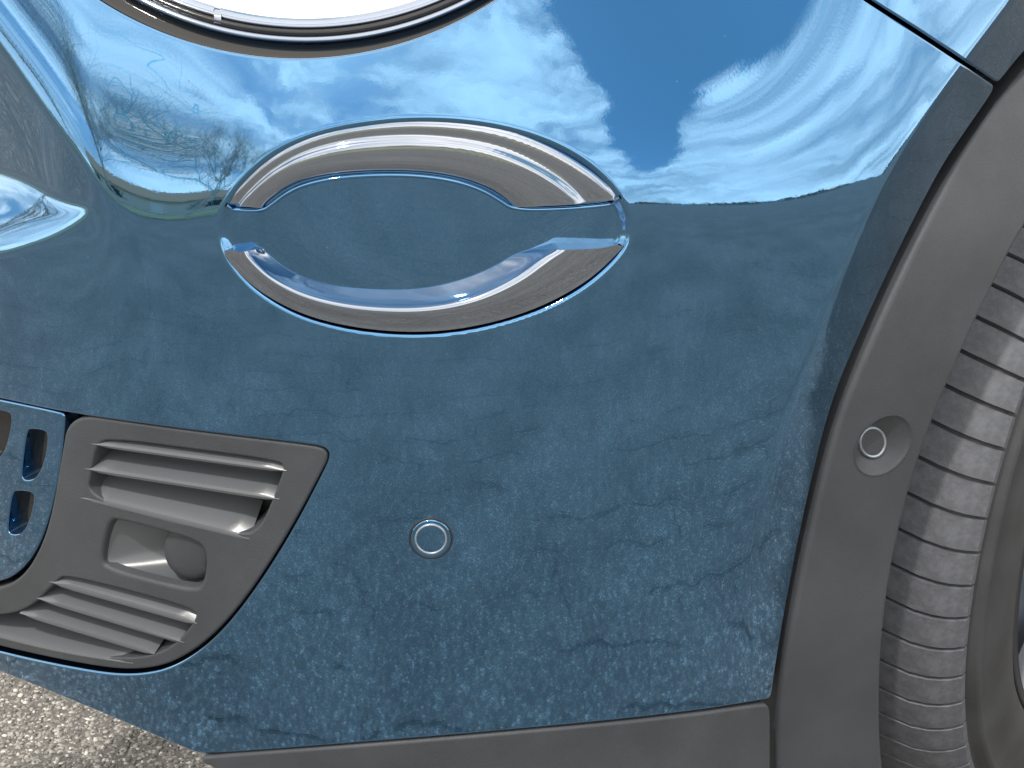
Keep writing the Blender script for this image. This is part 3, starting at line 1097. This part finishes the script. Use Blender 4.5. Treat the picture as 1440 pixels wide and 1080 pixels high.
def wheel_lathe(mb, prof, n=160):
    ph = np.linspace(0, 2 * math.pi, n, endpoint=False)
    G = np.stack([wheel_pts(r, w, ph) for r, w in prof], 0)
    mb.grid(G, close_v=True)


wheel = bpy.data.objects.new('wheel', None)
COL.objects.link(wheel)
wheel.parent = car
wheel.matrix_parent_inverse = car.matrix_world.inverted()
ws = [-0.26, -0.235, -0.20, -0.13, -0.06, -0.025, -0.008, 0.004]
prof = [(tread_r(w) - 0.005, w) for w in ws] + [(0.318, 0.0045), (0.311, 0.0040), (0.306, 0.0060), (0.303, 0.0125), (0.300, 0.0150), (0.296, 0.0150), (0.294, 0.0135), (0.280, 0.018), (0.262, 0.020), (0.246, 0.019), (0.236, 0.013), (0.231, 0.008)]
mb = MB(); wheel_lathe(mb, prof)
tyre = part(mb, 'tyre', M_side, wheel)
mb = MB(); wheel_lathe(mb, [(0.233, 0.006), (0.234, 0.013), (0.229, 0.016), (0.224, 0.012), (0.220, -0.01), (0.214, -0.05), (0.210, -0.12), (0.02, -0.12)])
part(mb, 'rim', M_rim, wheel)
for k in range(5):
    mb = MB()
    a0 = k * 2 * math.pi / 5 + 0.3
    rr = np.array([0.05, 0.10, 0.16, 0.222])
    hw = np.array([0.35, 0.20, 0.13, 0.12])
    fr = np.array([0.0, 0.004, 0.006, 0.004])
    rows = [wheel_pts(rr, fr - 0.02, a0 - hw), wheel_pts(rr, fr, a0 - hw * 0.75), wheel_pts(rr, fr, a0 + hw * 0.75), wheel_pts(rr, fr - 0.02, a0 + hw)]
    loft(mb, rows)
    part(mb, 'spoke', M_rim, wheel, sharp=35)
# tread blocks: every block is the same piece turned about the axle
NB = 72
pitch = 2 * math.pi / NB
wv = np.array([0.0105, 0.004, -0.003, -0.012, -0.025, -0.045, -0.07, -0.10, -0.135])


def skew(w):
    t = np.clip(-w / 0.135, 0, 1)
    return 0.075 * t ** 1.6 + 0.02 * t


gap = 0.0030
top_a, top_b = skew(wv) + gap / 2 / 0.35, skew(wv) + pitch - gap / 2 / 0.35
R0 = tread_r(wv)
rows = [wheel_pts(R0 - 0.006, wv, top_a - 0.001), wheel_pts(R0 - 0.0009, wv, top_a), wheel_pts(R0, wv, top_a + 0.0015), wheel_pts(R0, wv, top_b - 0.0015), wheel_pts(R0 - 0.0009, wv, top_b), wheel_pts(R0 - 0.006, wv, top_b + 0.001)]
mb = MB()
loft(mb, [r - WC for r in rows])
endq = np.stack([r[0] - WC for r in rows]); mb.add(endq, [(0, 1, 2, 3, 4, 5)])
blk = mb.build('tread_block', M_rubber, None, 40)
bm_ = blk.data
bpy.data.objects.remove(blk)
for k in range(-16, 24):
    o = bpy.data.objects.new('tread_block', bm_)
    COL.objects.link(o)
    o.parent = tyre
    o.matrix_basis = Matrix.Translation(Vector(WC)) @ Matrix.Rotation(k * pitch, 4, Vector(np.cross(E1, E2)))

# wheel housing and the mass of the car behind the panels
mb = MB()
ph = np.linspace(R_(-75), R_(190), 60)
loft(mb, [wheel_pts(0.392, w, ph) for w in (-0.13, -0.20, -0.32)], flip=True)
loft(mb, [wheel_pts(r, -0.32, ph) for r in (0.392, 0.2, 0.02)], flip=True)
part(mb, 'wheel_housing', M_black)

# body of the car beyond the frame (it shades the ground beside the wheel)
BK = -E1
mb = MB()
sil = [(-0.18, 0.78), (-0.18, 0.86), (0.0, 0.97), (0.5, 1.05), (0.75, 1.10), (1.25, 1.52), (1.7, 1.62), (2.6, 1.60), (3.1, 1.25), (3.35, 1.0), (3.4, 0.6), (3.35, 0.26), (0.50, 0.26), (0.46, 0.55), (0.34, 0.72), (0.15, 0.80)]
wid = [-0.10, -0.14, -1.62, -1.66]
G = []
for w in wid:
    row = []
    for s_, z_ in sil:
        inset = 0.16 * max(0.0, (z_ - 1.05) / 0.55)
        ww = w - inset if w > -0.9 else w + inset
        row.append(np.array([WC[0], WC[1], 0.0]) + s_ * BK + ww * AX + np.array([0, 0, z_]))
    G.append(row)
G = np.array(G)
mb.grid(G, close_v=True)
k = len(sil)
mb.add(G[0], [tuple(range(k))]); mb.add(G[-1], [tuple(range(k))[::-1]])
part(mb, 'body_shell', M_paint, sharp=30)

# ------------------------------------------------------------------ loose chippings on the asphalt by the bumper
def chippings():
    base = np.array([(0, 0, 1), (0.894, 0, 0.447), (0.276, 0.851, 0.447), (-0.724, 0.526, 0.447), (-0.724, -0.526, 0.447), (0.276, -0.851, 0.447),
                     (0.724, 0.526, -0.447), (-0.276, 0.851, -0.447), (-0.894, 0, -0.447), (-0.276, -0.851, -0.447), (0.724, -0.526, -0.447)])
    tri = np.array([(0, 1, 2), (0, 2, 3), (0, 3, 4), (0, 4, 5), (0, 5, 1), (1, 6, 2), (2, 7, 3), (3, 8, 4), (4, 9, 5), (5, 10, 1), (6, 7, 2), (7, 8, 3), (8, 9, 4), (9, 10, 5), (10, 6, 1)])
    n1, n2 = 34000, 15000
    x = np.r_[rng.uniform(-0.75, 0.05, n1), rng.uniform(-1.6, 1.9, n2)]
    y = np.r_[rng.uniform(0.02, 0.8, n1), rng.uniform(-1.9, 0.2, n2)]
    n = n1 + n2
    r = 0.0011 + 0.0026 * rng.random(n) ** 2.4
    a = rng.uniform(0, 2 * math.pi, n)
    sc = rng.uniform(0.65, 1.25, (n, 3)); sc[:, 2] *= 0.5
    V = base[None] * (1 + rng.uniform(-0.38, 0.38, (n, 11)))[..., None] * (r[:, None] * sc)[:, None]
    ca_, sa_ = np.cos(a)[:, None], np.sin(a)[:, None]
    X_ = V[..., 0] * ca_ - V[..., 1] * sa_; Y_ = V[..., 0] * sa_ + V[..., 1] * ca_
    V = np.stack([X_ + x[:, None], Y_ + y[:, None], V[..., 2] + (r * 0.05)[:, None]], -1).reshape(-1, 3)
    T = (tri[None] + (np.arange(n) * 11)[:, None, None]).reshape(-1, 3)
    me = bpy.data.meshes.new('gravel')
    me.vertices.add(len(V)); me.vertices.foreach_set('co', V.astype(np.float32).ravel())
    me.loops.add(T.size); me.loops.foreach_set('vertex_index', T.astype(np.int32).ravel())
    me.polygons.add(len(T)); me.polygons.foreach_set('loop_start', np.arange(0, T.size, 3, dtype=np.int32))
    me.update(calc_edges=True)
    col_at = me.attributes.new('tone', 'FLOAT', 'FACE')
    tone = np.repeat(rng.random(n), len(tri)).astype(np.float32)
    col_at.data.foreach_set('value', tone)
    m, g, b = material('stone_chippings')
    at = g.node('ShaderNodeAttribute', attribute_name='tone').outputs['Fac']
    c = g.mix(g.ramp(at, 0.0, 0.8), (0.10, 0.096, 0.09), (0.28, 0.265, 0.245))
    c = g.mix(g.ramp(at, 0.86, 0.93), c, (0.52, 0.50, 0.46))
    g.put(b.inputs['Base Color'], c)
    b.inputs['Roughness'].default_value = 0.8
    me.materials.append(m)
    o = bpy.data.objects.new('gravel', me)
    COL.objects.link(o)
    o['kind'] = 'stuff'
    o['label'] = 'pale stone chippings on the worn asphalt under the bumper'
    o['category'] = 'gravel'


chippings()

# ------------------------------------------------------------------ surroundings that the paint mirrors (behind the camera)
M_bark = mat_simple('grey_brown_bark', (0.5, 0.47, 0.42), 0.9, var=0.3, vscale=6)


def bare_tree(az, dist, height, seed):
    r = random.Random(seed)
    segs = []

    def grow(p, d, length, rad, level):
        q = p
        dd = d.copy()
        k = 3 if level < 2 else 2
        for i in range(k):
            dd = dd + Vector((r.uniform(-1, 1), r.uniform(-1, 1), r.uniform(-0.4, 0.7))) * (0.10 + 0.05 * level)
            dd.normalize()
            e = q + dd * (length / k)
            ra = rad * (1 - 0.35 * i / k); rb = rad * (1 - 0.35 * (i + 1) / k)
            segs.append((level, q.copy(), e.copy(), ra, rb))
            q = e
            if level < 4 and (i > 0 or level > 0):
                for _ in range(2 if level < 3 else 1):
                    nd = dd + Vector((r.uniform(-1, 1), r.uniform(-1, 1), r.uniform(-0.1, 0.9))) * 0.85
                    nd.normalize()
                    grow(q, nd, length * r.uniform(0.5, 0.75), rb * 0.62, level + 1)
        if level < 5:
            for _ in range(2 if level < 4 else 1):
                nd = dd + Vector((r.uniform(-1, 1), r.uniform(-1, 1), r.uniform(0.0, 0.6))) * 0.6
                nd.normalize()
                grow(q, nd, length * r.uniform(0.55, 0.8), rad * 0.5, level + 1)

    grow(Vector((0, 0, 0)), Vector((0, 0, 1)), height * 0.34, height * 0.018, 0)
    loc = (math.sin(R_(az)) * dist, -math.cos(R_(az)) * dist, 0)
    t = empty('bare_tree', 'leafless grey tree mirrored in the teal paint at upper left', 'tree', loc)
    t['group'] = 'leafless trees mirrored in the paint'

    def mesh(name, sel, sides):
        V, Fc = [], []
        for lv_, a, b, ra, rb in sel:
            d = (b - a).normalized()
            u = d.orthogonal().normalized(); v = d.cross(u)
            n0 = len(V)
            for (c, rr_) in ((a, ra), (b, rb)):
                for i in range(sides):
                    th_ = 2 * math.pi * i / sides
                    V.append(c + (u * math.cos(th_) + v * math.sin(th_)) * max(rr_ * 0.6, 0.0016))
            for i in range(sides):
                j_ = (i + 1) % sides
                Fc.append((n0 + i, n0 + j_, n0 + sides + j_, n0 + sides + i))
        o = link(name, V, Fc, M_bark)
        o.parent = t
    mesh('trunk', [q for q in segs if q[0] == 0], 8)
    mesh('crown', [q for q in segs if q[0] > 0], 3)


for k_, (az_t, dist_t, h_t) in enumerate([(-28, 14, 9), (-43, 13, 9.5), (-54, 16, 11), (-70, 13, 9), (-98, 15, 10)]):
    bare_tree(az_t, dist_t, h_t, 11 + k_)


def house():
    t = empty('house', 'pale house with tan roof mirrored in the paint left of the chrome trim', 'house', (math.sin(R_(-50)) * 26, -math.cos(R_(-50)) * 26, 0))
    a = R_(-50)
    ux_ = np.array([math.cos(a), math.sin(a), 0]); uy_ = np.array([math.sin(a), -math.cos(a), 0])

    def P(u, v, z):
        return ux_ * u + uy_ * v + np.array([0, 0, z])

    def box(mb, u0, u1, v0, v1, z0, z1):
        q = [P(u, v, z) for z in (z0, z1) for v in (v0, v1) for u in (u0, u1)]
        mb.add(q, [(0, 2, 3, 1), (4, 5, 7, 6), (0, 1, 5, 4), (2, 6, 7, 3), (0, 4, 6, 2), (1, 3, 7, 5)])

    def put(mb, name, mat, par=t):
        o = link(name, np.vstack(mb.v), mb.f, mat, None, False)
        o.parent = par
        return o
    mb = MB(); box(mb, -6, 6, 0, 6, 0, 2.7); put(mb, 'wall', mat_simple('pale_siding', (0.62, 0.58, 0.52), 0.8))
    mb = MB()
    q = [P(-6.4, -0.5, 2.6), P(6.4, -0.5, 2.6), P(6.4, 3, 4.6), P(-6.4, 3, 4.6), P(6.4, 6.5, 2.6), P(-6.4, 6.5, 2.6)]
    mb.add(q, [(0, 1, 2, 3), (3, 2, 4, 5), (0, 3, 5), (1, 4, 2), (0, 5, 4, 1)])
    put(mb, 'roof', mat_simple('tan_shingle', (0.42, 0.27, 0.17), 0.9, var=0.2))
    md = mat_simple('dark_window_glass', (0.03, 0.04, 0.05), 0.1)
    for u in (-4.4, -1.6, 3.6):
        mb = MB(); box(mb, u - 0.6, u + 0.6, -0.06, -0.002, 0.9, 2.1); put(mb, 'window', md)
    mb = MB(); box(mb, 0.6, 1.6, -0.06, -0.002, 0.1, 2.1); put(mb, 'door', mat_simple('white_door', (0.7, 0.7, 0.68), 0.5))


house()


def lawn():
    M_lawn = mat_simple('dry_green_lawn', (0.24, 0.24, 0.13), 0.95, var=0.35, vscale=0.6)
    V, Fc = [], []
    n = 40
    for i in range(n + 1):
        a = R_(-125 + 135 * i / n)
        for r_ in (10.0 + 0.5 * math.sin(i * 1.7), 60.0):
            V.append((math.sin(a) * r_, -math.cos(a) * r_, 0.02))
    for i in range(n):
        Fc.append((2 * i, 2 * i + 1, 2 * i + 3, 2 * i + 2))
    o = link('lawn', V, Fc, M_lawn, smooth=False)
    o['kind'] = 'structure'


lawn()


def far_trees():
    M_far = mat_simple('far_bare_woods', (0.10, 0.095, 0.075), 0.95, var=0.3, vscale=0.3)
    V, Fc = [], []
    n = 420
    rows = 5
    for i in range(n):
        a = R_(-120 + 250 * i / (n - 1))
        h = 1.8 + 1.3 * math.sin(i * 0.21) * math.sin(i * 0.063) + random.uniform(-0.7, 1.3)
        for k in range(rows):
            f_ = k / (rows - 1)
            rad = 130 + 9 * math.sin(f_ * math.pi * 0.5) + random.uniform(-1.5, 1.5)
            V.append((math.sin(a) * rad, -math.cos(a) * rad, h * f_))
        V.append((math.sin(a) * 150, -math.cos(a) * 150, 0.0))
    m = rows + 1
    for i in range(n - 1):
        for k in range(m - 1):
            Fc.append((i * m + k, (i + 1) * m + k, (i + 1) * m + k + 1, i * m + k + 1))
    o = link('far_woods', V, Fc, M_far, smooth=False)
    o['kind'] = 'stuff'
    o['label'] = 'low dark line of far trees mirrored along the paint crease'
    o['category'] = 'trees'


far_trees()
